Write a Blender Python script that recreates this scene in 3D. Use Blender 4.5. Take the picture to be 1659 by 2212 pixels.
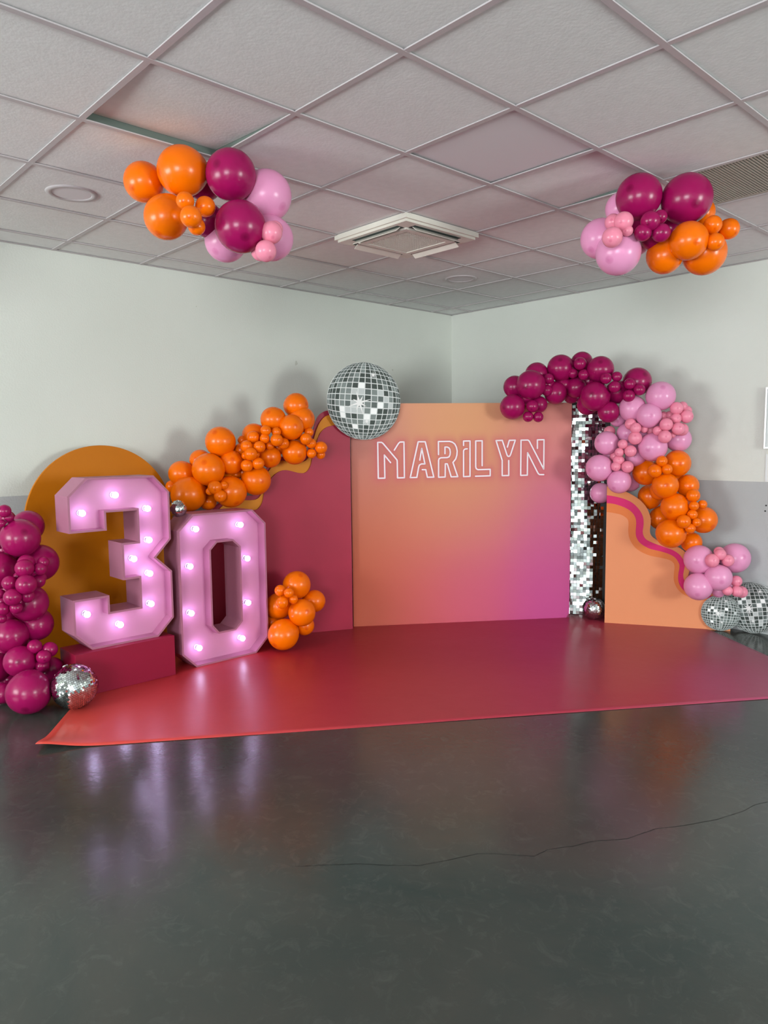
import bpy, bmesh, math, random
from mathutils import Vector, Matrix

for o in list(bpy.data.objects):
    bpy.data.objects.remove(o)
scene = bpy.context.scene
COL = scene.collection
rnd = random.Random(7)

# ------------------------------------------------------------------ camera
cam_data = bpy.data.cameras.new('camera')
cam = bpy.data.objects.new('camera', cam_data)
COL.objects.link(cam)
cam_data.sensor_fit = 'HORIZONTAL'
cam_data.sensor_width = 36.0
cam_data.lens = 34.278
cam_data.clip_start = 0.05
_r = Vector((0.6825174, 0.73078966, -0.01079175))
_u = Vector((-0.06213313, 0.07272846, 0.99541451))
_f = Vector((-0.7282235, 0.6787172, -0.09504469))
_m = Matrix((_r, _u, -_f)).transposed().to_4x4()
_m.translation = Vector((5.07866, -5.70330, 1.45364))
cam.matrix_world = _m
scene.camera = cam

# ------------------------------------------------------------------ world, daylight, exposure
world = bpy.data.worlds.new('world')
scene.world = world
world.use_nodes = True
world.node_tree.nodes['Background'].inputs[0].default_value = (0.80, 0.90, 1.0, 1)
world.node_tree.nodes['Background'].inputs[1].default_value = 1.0
scene.view_settings.view_transform = 'Standard'
scene.view_settings.look = 'None'
scene.view_settings.exposure = 0.15
scene.view_settings.gamma = 1.0
scene.view_settings.use_curve_mapping = False
scene.cycles.use_denoising = True
scene.cycles.caustics_reflective = False
scene.cycles.caustics_refractive = False
scene.cycles.max_bounces = 5
scene.cycles.diffuse_bounces = 3
scene.cycles.glossy_bounces = 3
scene.cycles.use_adaptive_sampling = True
scene.cycles.adaptive_threshold = 0.04
scene.cycles.adaptive_min_samples = 16
scene.cycles.sample_clamp_indirect = 6.0

RX, RY, RZ = 9.5, -9.5, 2.73          # room: x 0..RX, y RY..0, height RZ
# windows of the room (centre, width, height, which wall): daylight comes in through them
WINDOWS = [('rear', 1.5, 1.55, 2.4, 1.5), ('rear', 6.9, 1.55, 3.0, 1.5), ('side', -2.4, 1.55, 3.0, 1.5)]
DAY = [(235, (0.94, 1.0, 0.97)), (365, (0.93, 0.98, 1.0)), (475, (0.92, 1.0, 0.94))]
for (wall, p, zc, w, h), (power, colr) in zip(WINDOWS, DAY):
    ld = bpy.data.lights.new('daylight', 'AREA')
    ld.shape = 'RECTANGLE'; ld.size = w; ld.size_y = h; ld.energy = power; ld.color = colr
    lo = bpy.data.objects.new('daylight', ld); COL.objects.link(lo)
    if wall == 'rear':
        lo.location = (p, RY - 0.12, zc); lo.rotation_euler = (math.radians(90), 0, math.radians(180))
        lo.rotation_euler = (math.radians(-90), 0, math.radians(180))
        d = Vector((0, 1, 0))
    else:
        lo.location = (RX + 0.12, p, zc); d = Vector((-1, 0, 0))
    lo.rotation_euler = d.to_track_quat('-Z', 'Z').to_euler()

# ------------------------------------------------------------------ helpers
def lin(c):
    return tuple((v / 255 / 12.92) if v / 255 <= 0.04045 else ((v / 255 + 0.055) / 1.055) ** 2.4 for v in c)

def material(name, rgb=None, rough=0.5, metal=0.0, spec=0.5, emit=None, strength=0.0, gain=1.0, coat=0.0, bump=0.0, bscale=60.0, mottled=0.0, mscale=3.0):
    m = bpy.data.materials.new(name); m.use_nodes = True
    nt = m.node_tree; b = nt.nodes['Principled BSDF']
    col = tuple(min(0.9, v * gain) for v in lin(rgb)) if rgb else (0.8, 0.8, 0.8)
    b.inputs['Base Color'].default_value = (*col, 1)
    b.inputs['Roughness'].default_value = rough
    b.inputs['Metallic'].default_value = metal
    b.inputs['Specular IOR Level'].default_value = spec
    b.inputs['Coat Weight'].default_value = coat
    if emit:
        b.inputs['Emission Color'].default_value = (*emit, 1)
        b.inputs['Emission Strength'].default_value = strength
    if bump or mottled:
        tc = nt.nodes.new('ShaderNodeTexCoord')
        if mottled:
            n = nt.nodes.new('ShaderNodeTexNoise'); n.inputs['Scale'].default_value = mscale; n.inputs['Detail'].default_value = 5
            nt.links.new(tc.outputs['Object'], n.inputs['Vector'])
            r = nt.nodes.new('ShaderNodeValToRGB')
            r.color_ramp.elements[0].position = 0.3; r.color_ramp.elements[1].position = 0.7
            r.color_ramp.elements[0].color = (*[v * (1 - mottled) for v in col], 1)
            r.color_ramp.elements[1].color = (*[min(0.92, v * (1 + mottled)) for v in col], 1)
            nt.links.new(n.outputs['Fac'], r.inputs['Fac']); nt.links.new(r.outputs['Color'], b.inputs['Base Color'])
        if bump:
            n = nt.nodes.new('ShaderNodeTexNoise'); n.inputs['Scale'].default_value = bscale; n.inputs['Detail'].default_value = 4
            nt.links.new(tc.outputs['Object'], n.inputs['Vector'])
            bp = nt.nodes.new('ShaderNodeBump'); bp.inputs['Strength'].default_value = bump; bp.inputs['Distance'].default_value = 0.01
            nt.links.new(n.outputs['Fac'], bp.inputs['Height']); nt.links.new(bp.outputs['Normal'], b.inputs['Normal'])
    return m

def attr_material(name, rough=0.6, spec=0.4, bump=0.0, bscale=8.0, coat=0.0):
    m = material(name, (128, 128, 128), rough, spec=spec, bump=bump, bscale=bscale, coat=coat)
    nt = m.node_tree
    a = nt.nodes.new('ShaderNodeAttribute'); a.attribute_name = 'print'
    nt.links.new(a.outputs['Color'], nt.nodes['Principled BSDF'].inputs['Base Color'])
    return m

def empty(name, loc=(0, 0, 0), label=None, cat=None, group=None, rotz=0.0):
    o = bpy.data.objects.new(name, None); COL.objects.link(o)
    o.location = loc; o.rotation_euler = (0, 0, rotz); o.empty_display_size = 0.1
    return tag(o, label, cat, group)

def tag(o, label=None, cat=None, group=None, kind=None):
    if label: o['label'] = label
    if cat: o['category'] = cat
    if group: o['group'] = group
    if kind: o['kind'] = kind
    return o

def mesh_obj(name, verts, faces, mat, parent=None, smooth=False, loc=(0, 0, 0)):
    me = bpy.data.meshes.new(name)
    me.from_pydata([tuple(v) for v in verts], [], faces); me.update()
    if mat: me.materials.append(mat)
    if smooth: me.polygons.foreach_set('use_smooth', [True] * len(me.polygons))
    o = bpy.data.objects.new(name, me); COL.objects.link(o)
    o.location = loc
    if parent: o.parent = parent
    return o

class MB:
    def __init__(self): self.v, self.f = [], []
    def box(self, x0, x1, y0, y1, z0, z1, M=None):
        i = len(self.v)
        p = [Vector(c) for c in ((x0, y0, z0), (x1, y0, z0), (x1, y1, z0), (x0, y1, z0), (x0, y0, z1), (x1, y0, z1), (x1, y1, z1), (x0, y1, z1))]
        if M: p = [M @ q for q in p]
        self.v += p
        self.f += [(i, i + 3, i + 2, i + 1), (i + 4, i + 5, i + 6, i + 7), (i, i + 1, i + 5, i + 4), (i + 1, i + 2, i + 6, i + 5), (i + 2, i + 3, i + 7, i + 6), (i + 3, i, i + 4, i + 7)]
        return self
    def prism(self, pts, fn, a, b):
        """closed outline pts (2D) lifted by fn(s, t, depth) between depths a and b"""
        i = len(self.v); n = len(pts)
        self.v += [fn(s, t, a) for s, t in pts] + [fn(s, t, b) for s, t in pts]
        self.f += [tuple(range(i, i + n)), tuple(range(i + 2 * n - 1, i + n - 1, -1))]
        self.f += [(i + k, i + n + k, i + n + (k + 1) % n, i + (k + 1) % n) for k in range(n)]
        return self
    def lathe(self, prof, seg=32, M=None):
        i = len(self.v); n = len(prof)
        for k in range(seg):
            a = 2 * math.pi * k / seg
            for r, z in prof:
                q = Vector((r * math.cos(a), r * math.sin(a), z)); self.v.append(M @ q if M else q)
        for k in range(seg):
            for j in range(n - 1):
                a, b = i + k * n + j, i + ((k + 1) % seg) * n + j
                self.f.append((a, b, b + 1, a + 1))
        return self
    def obj(self, name, mat, parent=None, smooth=False, loc=(0, 0, 0), fix=True, bevel=0.0):
        o = mesh_obj(name, self.v, self.f, mat, parent, smooth, loc)
        if fix:
            bm = bmesh.new(); bm.from_mesh(o.data)
            bmesh.ops.recalc_face_normals(bm, faces=bm.faces); bm.to_mesh(o.data); bm.free()
        if bevel:
            md = o.modifiers.new('bevel', 'BEVEL'); md.width = bevel; md.segments = 2; md.limit_method = 'ANGLE'
        return o

def smooth_curve(pts, sub=5):
    """Catmull-Rom through the points, end points kept"""
    P = [Vector(p) for p in pts]; out = []
    for i in range(len(P) - 1):
        p0, p1, p2, p3 = P[max(0, i - 1)], P[i], P[i + 1], P[min(len(P) - 1, i + 2)]
        for k in range(sub):
            t = k / sub
            out.append(0.5 * ((2 * p1) + (p2 - p0) * t + (2 * p0 - 5 * p1 + 4 * p2 - p3) * t * t + (3 * p1 - p0 - 3 * p2 + p3) * t ** 3))
    out.append(P[-1])
    return [(q.x, q.y) for q in out]

def frame_fn(ax, ay, dx, dy):
    """point on a standing board: s along it, z up, d out of its front towards the room"""
    nx, ny = dy, -dx
    return lambda s, z, d: Vector((ax + dx * s + nx * d, ay + dy * s + ny * d, z))

def set_print(o, cols):
    at = o.data.color_attributes.new('print', 'FLOAT_COLOR', 'POINT')
    flat = []
    for c in cols: flat += [c[0], c[1], c[2], 1.0]
    at.data.foreach_set('color', flat)

def blend(ctl, p, q, sig, gain):
    wt = 0; c = [0, 0, 0]
    for s, z, r, g, b in ctl:
        w = math.exp(-((s - p) ** 2 + (z - q) ** 2) / (2 * sig * sig)) + 1e-9
        l = (r, g, b); wt += w
        for k in range(3): c[k] += w * l[k]
    return [min(0.9, v * gain) for v in lin([v / wt for v in c])]

# ------------------------------------------------------------------ measured places (metres)
GARLAND_LEFT = [
    [0.718, -2.501, 1.727, 0.091, 'orange'], [0.759, -2.484, 1.625, 0.095, 'orange'], [0.784, -2.598, 1.567, 0.091, 'orange'], 
    [0.682, -2.679, 1.622, 0.092, 'orange'], [0.572, -2.776, 1.515, 0.084, 'orange'], [0.673, -2.847, 1.498, 0.045, 'orange'], 
    [0.752, -2.793, 1.544, 0.037, 'orange'], [0.773, -2.719, 1.534, 0.034, 'orange'], [0.74, -2.795, 1.488, 0.035, 'orange'], 
    [0.799, -2.736, 1.477, 0.044, 'orange'], [0.776, -2.662, 1.453, 0.04, 'orange'], [0.736, -2.753, 1.438, 0.03, 'orange'], 
    [0.688, -2.913, 1.436, 0.041, 'orange'], [0.741, -2.841, 1.431, 0.041, 'orange'], [0.733, -2.91, 1.382, 0.046, 'orange'], 
    [0.666, -2.911, 1.37, 0.027, 'orange'], [0.704, -2.925, 1.301, 0.043, 'orange'], [0.744, -2.858, 1.315, 0.043, 'orange'], 
    [0.696, -2.843, 1.377, 0.027, 'orange'], [0.528, -3.023, 1.469, 0.106, 'orange'], [0.55, -2.873, 1.408, 0.052, 'orange'], 
    [0.564, -2.966, 1.324, 0.087, 'orange'], [0.397, -3.113, 1.341, 0.075, 'orange'], [0.545, -3.134, 1.278, 0.114, 'orange'], 
    [0.361, -3.242, 1.25, 0.09, 'orange'], [0.46, -3.247, 1.11, 0.121, 'orange'], [0.277, -3.277, 1.159, 0.043, 'orange'], 
    [0.433, -3.083, 1.048, 0.062, 'orange'], [0.596, -2.993, 1.117, 0.112, 'orange'], [0.649, -3.149, 1.159, 0.048, 'orange'], 
    [0.665, -3.088, 1.171, 0.029, 'orange'], [0.671, -3.123, 1.099, 0.043, 'orange'], [0.608, -3.166, 1.131, 0.027, 'orange'], 
    [0.518, -2.896, 1.233, 0.036, 'orange'], [0.643, -2.814, 1.193, 0.107, 'orange'], [0.66, -2.702, 1.358, 0.08, 'orange'], 
    [0.75, -2.549, 1.389, 0.091, 'orange'], [0.836, -2.479, 1.531, 0.034, 'orange'], [0.858, -2.525, 1.483, 0.042, 'orange'], 
    [0.842, -2.466, 1.451, 0.036, 'orange'], [0.871, -2.4, 1.419, 0.046, 'orange'], [0.838, -2.378, 1.368, 0.034, 'orange'], 
    [0.842, -2.465, 1.377, 0.035, 'orange'], [0.537, -2.853, 1.48, 0.032, 'orange'], [0.562, -2.797, 1.399, 0.064, 'orange'], 
    [0.603, -2.708, 1.43, 0.065, 'orange'], [0.634, -2.614, 1.429, 0.061, 'orange'], [0.647, -2.561, 1.493, 0.065, 'orange'], 
    [0.457, -2.955, 1.37, 0.064, 'orange'], [0.533, -2.837, 1.32, 0.056, 'orange'], [0.437, -3.023, 1.164, 0.072, 'orange'], 
    [0.393, -3.121, 1.207, 0.067, 'orange'], [0.731, -2.473, 1.46, 0.049, 'orange'], [0.561, -2.8, 1.271, 0.056, 'orange'], 
    [0.646, -2.588, 1.574, 0.057, 'orange'], [0.52, -2.841, 1.247, 0.048, 'orange'], [0.462, -2.944, 1.25, 0.056, 'orange'], 
    [0.4, -3.082, 1.166, 0.048, 'orange'], [0.57, -2.731, 1.543, 0.048, 'orange'], ]
GARLAND_RIGHT = [
    [1.552, -1.005, 1.873, 0.088, 'magenta'], [1.7, -0.999, 1.879, 0.113, 'magenta'], [1.655, -0.861, 1.972, 0.091, 'magenta'], 
    [1.809, -0.763, 2.013, 0.104, 'magenta'], [1.896, -0.604, 2.055, 0.086, 'magenta'], [2.096, -0.666, 1.984, 0.101, 'magenta'], 
    [1.604, -1.1, 1.713, 0.097, 'magenta'], [1.708, -0.904, 1.732, 0.066, 'magenta'], [1.738, -1.03, 1.715, 0.047, 'magenta'], 
    [1.706, -1.04, 1.636, 0.041, 'magenta'], [1.753, -0.975, 1.633, 0.04, 'magenta'], [1.782, -0.885, 1.925, 0.041, 'magenta'], 
    [1.774, -0.895, 1.838, 0.043, 'magenta'], [1.786, -0.795, 1.82, 0.088, 'magenta'], [1.887, -0.66, 1.862, 0.084, 'magenta'], 
    [1.817, -0.618, 1.808, 0.066, 'magenta'], [1.972, -0.748, 2.032, 0.048, 'magenta'], [1.909, -0.745, 1.965, 0.039, 'magenta'], 
    [2.002, -0.743, 1.948, 0.042, 'magenta'], [2.096, -0.731, 1.781, 0.111, 'magenta'], [1.977, -0.648, 1.725, 0.08, 'magenta'], 
    [2.187, -0.741, 1.908, 0.042, 'magenta'], [2.245, -0.686, 1.919, 0.038, 'magenta'], [2.242, -0.711, 1.843, 0.044, 'magenta'], 
    [2.186, -0.573, 1.814, 0.09, 'magenta'], [2.17, -0.666, 1.663, 0.081, 'magenta'], [2.31, -0.505, 1.886, 0.106, 'magenta'], 
    [2.327, -0.642, 1.862, 0.043, 'magenta'], [2.385, -0.61, 1.818, 0.043, 'magenta'], [2.326, -0.654, 1.775, 0.046, 'magenta'], 
    [1.645, -0.993, 1.784, 0.06, 'magenta'], [1.729, -0.842, 1.884, 0.07, 'magenta'], [1.796, -0.714, 1.886, 0.07, 'magenta'], 
    [1.928, -0.559, 1.914, 0.081, 'magenta'], [2.085, -0.556, 1.766, 0.079, 'magenta'], [2.216, -0.483, 1.801, 0.079, 'magenta'], 
    [1.8, -0.578, 1.972, 0.071, 'magenta'], [2.496, -0.501, 1.77, 0.107, 'pink'], [2.315, -0.574, 1.683, 0.1, 'pink'], 
    [2.447, -0.576, 1.627, 0.091, 'pink'], [2.178, -0.541, 1.612, 0.062, 'pink'], [2.132, -0.578, 1.517, 0.043, 'rose'], 
    [2.156, -0.661, 1.429, 0.09, 'pink'], [2.257, -0.546, 1.502, 0.075, 'pink'], [2.336, -0.635, 1.568, 0.043, 'rose'], 
    [2.382, -0.647, 1.537, 0.041, 'rose'], [2.41, -0.571, 1.529, 0.03, 'rose'], [2.375, -0.638, 1.464, 0.05, 'rose'], [2.299, -0.679, 1.42, 0.036, 'rose'], 
    [2.274, -0.68, 1.359, 0.035, 'rose'], [2.348, -0.652, 1.368, 0.044, 'rose'], [2.255, -0.654, 1.298, 0.042, 'rose'], 
    [2.249, -0.681, 1.254, 0.037, 'rose'], [2.321, -0.642, 1.251, 0.045, 'rose'], [2.118, -0.695, 1.24, 0.102, 'pink'], 
    [2.255, -0.641, 1.138, 0.089, 'pink'], [1.977, -0.432, 1.028, 0.083, 'pink'], [2.163, -0.332, 1.119, 0.079, 'pink'], 
    [2.311, -0.503, 1.325, 0.078, 'pink'], [2.459, -0.532, 1.396, 0.106, 'pink'], [2.563, -0.34, 1.452, 0.095, 'pink'], 
    [2.603, -0.467, 1.676, 0.047, 'rose'], [2.654, -0.415, 1.617, 0.049, 'rose'], [2.606, -0.477, 1.602, 0.039, 'rose'], 
    [2.572, -0.557, 1.559, 0.047, 'rose'], [2.634, -0.499, 1.528, 0.047, 'rose'], [2.63, -0.427, 1.522, 0.046, 'rose'], 
    [2.512, -0.564, 1.515, 0.036, 'rose'], [2.575, -0.579, 1.471, 0.047, 'rose'], [2.593, -0.496, 1.483, 0.022, 'rose'], 
    [2.611, -0.389, 1.692, 0.036, 'rose'], [2.631, -0.365, 1.659, 0.039, 'rose'], [2.539, -0.44, 1.628, 0.033, 'rose'], 
    [2.496, -0.451, 1.623, 0.036, 'rose'], [2.426, -0.514, 1.522, 0.032, 'rose'], [2.201, -0.612, 1.327, 0.041, 'rose'], 
    [2.315, -0.453, 1.555, 0.075, 'pink'], [2.416, -0.385, 1.58, 0.068, 'pink'], [2.474, -0.316, 1.552, 0.068, 'pink'], 
    [2.245, -0.479, 1.407, 0.075, 'pink'], [2.35, -0.433, 1.473, 0.061, 'pink'], [2.137, -0.551, 1.332, 0.066, 'pink'], 
    [2.213, -0.497, 1.242, 0.069, 'pink'], [2.145, -0.547, 1.187, 0.062, 'pink'], [2.497, -0.303, 1.498, 0.054, 'pink'], 
    [2.435, -0.362, 1.221, 0.075, 'orange'], [2.542, -0.303, 1.14, 0.074, 'orange'], [2.443, -0.37, 1.065, 0.075, 'orange'], 
    [2.615, -0.286, 0.974, 0.067, 'orange'], [2.579, -0.294, 0.891, 0.074, 'orange'], [2.665, -0.259, 0.92, 0.06, 'orange'], 
    [2.599, -0.283, 0.768, 0.068, 'orange'], [2.553, -0.309, 0.849, 0.061, 'orange'], [2.588, -0.4, 1.274, 0.098, 'orange'], 
    [2.365, -0.449, 1.203, 0.097, 'orange'], [2.551, -0.566, 1.294, 0.04, 'orange'], [2.51, -0.589, 1.222, 0.05, 'orange'], 
    [2.583, -0.549, 1.234, 0.039, 'orange'], [2.551, -0.505, 1.112, 0.096, 'orange'], [2.636, -0.324, 1.106, 0.083, 'orange'], 
    [2.322, -0.279, 1.01, 0.094, 'orange'], [2.604, -0.452, 0.954, 0.102, 'orange'], [2.725, -0.423, 1.042, 0.048, 'orange'], 
    [2.773, -0.372, 0.976, 0.033, 'orange'], [2.74, -0.439, 0.968, 0.035, 'orange'], [2.747, -0.287, 0.854, 0.099, 'orange'], 
    [2.732, -0.443, 0.904, 0.037, 'orange'], [2.7, -0.509, 0.856, 0.05, 'orange'], [2.767, -0.448, 0.849, 0.032, 'orange'], 
    [2.731, -0.468, 0.805, 0.037, 'orange'], [2.375, -0.213, 0.833, 0.088, 'orange'], [2.588, -0.472, 0.758, 0.109, 'orange'], 
    [2.661, -0.285, 0.677, 0.077, 'orange'], [2.739, -0.328, 0.56, 0.108, 'pink'], [2.921, -0.133, 0.568, 0.11, 'pink'], 
    [2.878, -0.313, 0.441, 0.098, 'pink'], [2.762, -0.376, 0.367, 0.102, 'pink'], [2.894, -0.33, 0.615, 0.042, 'rose'], 
    [2.87, -0.294, 0.628, 0.037, 'rose'], [2.856, -0.375, 0.571, 0.05, 'rose'], [2.935, -0.292, 0.57, 0.044, 'rose'], 
    [2.969, -0.214, 0.412, 0.041, 'rose'], [2.939, -0.29, 0.348, 0.036, 'rose'], [2.987, -0.239, 0.341, 0.041, 'rose'], 
    [2.986, -0.153, 0.324, 0.043, 'rose'], [2.857, -0.25, 0.328, 0.049, 'pink'], [2.6, -0.124, 0.411, 0.058, 'pink'], 
    [2.791, -0.177, 0.474, 0.064, 'pink'], [2.848, -0.126, 0.498, 0.064, 'pink'], [2.866, -0.122, 0.371, 0.056, 'pink'], ]
CLUSTER_FLOOR = [
    [0.868, -2.642, 0.442, 0.1, 'orange'], [0.906, -2.516, 0.311, 0.081, 'orange'], [0.986, -2.688, 0.267, 0.096, 'orange'], 
    [0.774, -2.736, 0.288, 0.096, 'orange'], [0.923, -2.805, 0.121, 0.108, 'orange'], [0.925, -2.622, 0.152, 0.07, 'orange'], 
    [0.731, -2.768, 0.171, 0.053, 'orange'], [0.922, -2.822, 0.435, 0.04, 'orange'], [0.995, -2.802, 0.427, 0.035, 'orange'], 
    [0.994, -2.766, 0.376, 0.033, 'orange'], [0.976, -2.847, 0.363, 0.042, 'orange'], ]
COLUMN_LEFT = [
    [0.618, -4.47, 1.09, 0.037, 'magenta'], [0.595, -4.441, 1.05, 0.027, 'magenta'], [0.61, -4.488, 1.021, 0.024, 'magenta'], 
    [0.504, -4.313, 0.985, 0.09, 'magenta'], [0.604, -4.39, 0.929, 0.11, 'magenta'], [0.531, -4.493, 0.744, 0.107, 'magenta'], 
    [0.542, -4.273, 0.763, 0.109, 'magenta'], [0.72, -4.401, 0.797, 0.048, 'magenta'], [0.758, -4.423, 0.775, 0.051, 'magenta'], 
    [0.744, -4.317, 0.794, 0.033, 'magenta'], [0.756, -4.339, 0.761, 0.038, 'magenta'], [0.692, -4.442, 0.724, 0.023, 'magenta'], 
    [0.728, -4.496, 0.697, 0.041, 'magenta'], [0.802, -4.432, 0.69, 0.056, 'magenta'], [0.731, -4.329, 0.704, 0.029, 'magenta'], 
    [0.742, -4.348, 0.69, 0.038, 'magenta'], [0.776, -4.498, 0.625, 0.048, 'magenta'], [0.769, -4.419, 0.619, 0.038, 'magenta'], 
    [0.676, -4.531, 0.634, 0.026, 'magenta'], [0.75, -4.476, 0.558, 0.034, 'magenta'], [0.71, -4.534, 0.555, 0.038, 'magenta'], 
    [0.677, -4.534, 0.495, 0.028, 'magenta'], [0.641, -4.373, 0.552, 0.106, 'magenta'], [0.574, -4.318, 0.405, 0.096, 'magenta'], 
    [0.603, -4.469, 0.371, 0.095, 'magenta'], [0.741, -4.388, 0.317, 0.041, 'magenta'], [0.759, -4.313, 0.289, 0.044, 'magenta'], 
    [0.8, -4.361, 0.264, 0.04, 'magenta'], [0.766, -4.361, 0.204, 0.04, 'magenta'], [0.71, -4.461, 0.241, 0.088, 'magenta'], 
    [0.922, -4.486, 0.12, 0.118, 'magenta'], [0.669, -4.282, 0.146, 0.072, 'magenta'], [0.528, -4.547, 0.18, 0.086, 'magenta'], 
    [0.656, -4.544, 0.059, 0.057, 'magenta'], [0.381, -4.454, 0.919, 0.076, 'magenta'], [0.47, -4.453, 0.452, 0.069, 'magenta'], 
    [0.422, -4.366, 0.811, 0.07, 'magenta'], [0.395, -4.393, 1.029, 0.044, 'magenta'], [0.421, -4.395, 0.609, 0.083, 'magenta'], 
    [0.426, -4.439, 0.474, 0.057, 'magenta'], [0.461, -4.372, 0.359, 0.07, 'magenta'], [0.452, -4.411, 0.254, 0.07, 'magenta'], 
    [0.506, -4.357, 0.228, 0.06, 'magenta'], [0.471, -4.444, 0.089, 0.076, 'magenta'], [0.587, -4.348, 0.094, 0.057, 'magenta'], 
    [0.381, -4.406, 0.837, 0.057, 'magenta'], [0.519, -4.306, 0.7, 0.057, 'magenta'], [0.467, -4.37, 0.431, 0.057, 'magenta'], 
    [0.48, -4.473, 0.552, 0.05, 'magenta'], [0.546, -4.363, 0.298, 0.038, 'magenta'], [0.466, -4.486, 0.246, 0.05, 'magenta'], 
    [0.523, -4.476, 0.096, 0.044, 'magenta'], ]
CLUSTER_CEILING_A = [
    [1.97, -4.209, 2.587, 0.085, 'orange'], [2.129, -4.109, 2.614, 0.104, 'orange'], [2.113, -4.183, 2.413, 0.092, 'orange'], 
    [2.296, -4.191, 2.434, 0.036, 'orange'], [2.298, -4.101, 2.43, 0.041, 'orange'], [2.353, -4.199, 2.358, 0.043, 'orange'], 
    [2.315, -4.154, 2.337, 0.035, 'orange'], [2.271, -3.958, 2.596, 0.107, 'magenta'], [2.366, -3.978, 2.358, 0.107, 'magenta'], 
    [2.126, -3.99, 2.432, 0.073, 'magenta'], [1.995, -3.925, 2.638, 0.076, 'magenta'], [2.277, -3.783, 2.546, 0.111, 'pink'], 
    [2.139, -3.913, 2.357, 0.093, 'pink'], [2.304, -3.781, 2.356, 0.097, 'pink'], [2.456, -3.886, 2.332, 0.046, 'rose'], 
    [2.431, -3.85, 2.358, 0.034, 'rose'], [2.462, -3.92, 2.25, 0.044, 'rose'], [2.377, -3.891, 2.269, 0.039, 'rose'], ]
CLUSTER_CEILING_B = [
    [3.269, -2.327, 2.609, 0.108, 'magenta'], [3.435, -2.18, 2.59, 0.118, 'magenta'], [3.384, -2.431, 2.452, 0.044, 'magenta'], 
    [3.384, -2.337, 2.489, 0.032, 'magenta'], [3.354, -2.441, 2.405, 0.039, 'magenta'], [3.411, -2.38, 2.403, 0.042, 'magenta'], 
    [3.314, -2.259, 2.431, 0.067, 'magenta'], [3.187, -2.188, 2.542, 0.065, 'magenta'], [3.147, -2.268, 2.595, 0.08, 'pink'], 
    [3.112, -2.402, 2.434, 0.096, 'pink'], [3.218, -2.418, 2.345, 0.106, 'pink'], [3.29, -2.502, 2.457, 0.044, 'rose'], 
    [3.235, -2.501, 2.466, 0.038, 'rose'], [3.28, -2.583, 2.374, 0.046, 'rose'], [3.305, -2.492, 2.414, 0.025, 'rose'], 
    [3.201, -2.189, 2.425, 0.05, 'pink'], [3.482, -2.248, 2.376, 0.088, 'orange'], [3.351, -2.218, 2.338, 0.086, 'orange'], 
    [3.481, -2.076, 2.348, 0.104, 'orange'], [3.414, -1.985, 2.57, 0.071, 'orange'], [3.554, -2.161, 2.449, 0.042, 'orange'], 
    [3.581, -2.044, 2.446, 0.048, 'orange'], [3.585, -2.2, 2.358, 0.04, 'orange'], [3.295, -2.048, 2.508, 0.06, 'magenta'], ]
LETTERS = [
    
    ['M', [[0.3073, 1.2945], [0.2587, 1.3543], [0.2609, 1.1747], [0.2093, 1.1742], [0.208, 1.4528], [0.2378, 1.4524], [0.2491, 1.4442], [0.3491, 1.3249], [0.3582, 1.3133], [0.3595, 1.2974], [0.3607, 1.1749], [0.4149, 1.1753], [0.4139, 1.4537], [0.3826, 1.4532], [0.3709, 1.4428], [0.3373, 1.391]]], 
    ['A', [[0.5381, 1.3109], [0.554, 1.4021], [0.5784, 1.2805], [0.5505, 1.2809], [0.5341, 1.272], [0.5279, 1.2537], [0.5135, 1.176], [0.4613, 1.1755], [0.526, 1.4539], [0.5817, 1.4533], [0.649, 1.176], [0.5975, 1.1759], [0.5852, 1.2354], [0.5572, 1.2359]]], 
    ['R', [[0.6872, 1.3524], [0.6867, 1.454], [0.7757, 1.4544], [0.7991, 1.4473], [0.8179, 1.4325], [0.8306, 1.408], [0.8366, 1.3781], [0.8342, 1.3459], [0.8248, 1.3161], [0.8026, 1.2888], [0.8411, 1.1764], [0.7882, 1.1759], [0.7574, 1.2788], [0.7414, 1.2791], [0.7397, 1.1754], [0.687, 1.1744], [0.6875, 1.3065], [0.6918, 1.3202], [0.7073, 1.3269], [0.7566, 1.3276], [0.7716, 1.3338], [0.7792, 1.3489], [0.7816, 1.3695], [0.7779, 1.3925], [0.7699, 1.4041], [0.7568, 1.4102], [0.739, 1.4104], [0.7388, 1.3586]]], 
    ['I', [[0.8881, 1.4211], [0.8881, 1.4556], [0.94, 1.4559], [0.9401, 1.1771], [0.888, 1.1757], [0.8881, 1.3774], [0.8914, 1.3866], [0.9008, 1.3934], [0.9174, 1.3946]]], 
    ['L', [[1.0385, 1.2599], [1.0381, 1.4563], [0.9859, 1.4554], [0.9862, 1.2514], [0.9909, 1.2365], [1.0052, 1.2289], [1.1039, 1.2302], [1.1041, 1.179], [0.9848, 1.1773]]], 
    ['Y', [[1.2434, 1.4041], [1.259, 1.4572], [1.3079, 1.4581], [1.2702, 1.3449], [1.2635, 1.3334], [1.2549, 1.3298], [1.2462, 1.3331], [1.2404, 1.3429], [1.2015, 1.4578], [1.1509, 1.4565], [1.2018, 1.2993], [1.2023, 1.1783], [1.2557, 1.1788], [1.2551, 1.2977]]], 
    ['N', [[1.4904, 1.391], [1.4897, 1.4585], [1.5445, 1.4594], [1.5445, 1.2252], [1.4236, 1.4476], [1.4177, 1.4546], [1.409, 1.458], [1.355, 1.4576], [1.3542, 1.1781], [1.4089, 1.1786], [1.4098, 1.358], [1.4936, 1.1993], [1.501, 1.1884], [1.5108, 1.1817], [1.5449, 1.1811]]], ]
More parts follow.
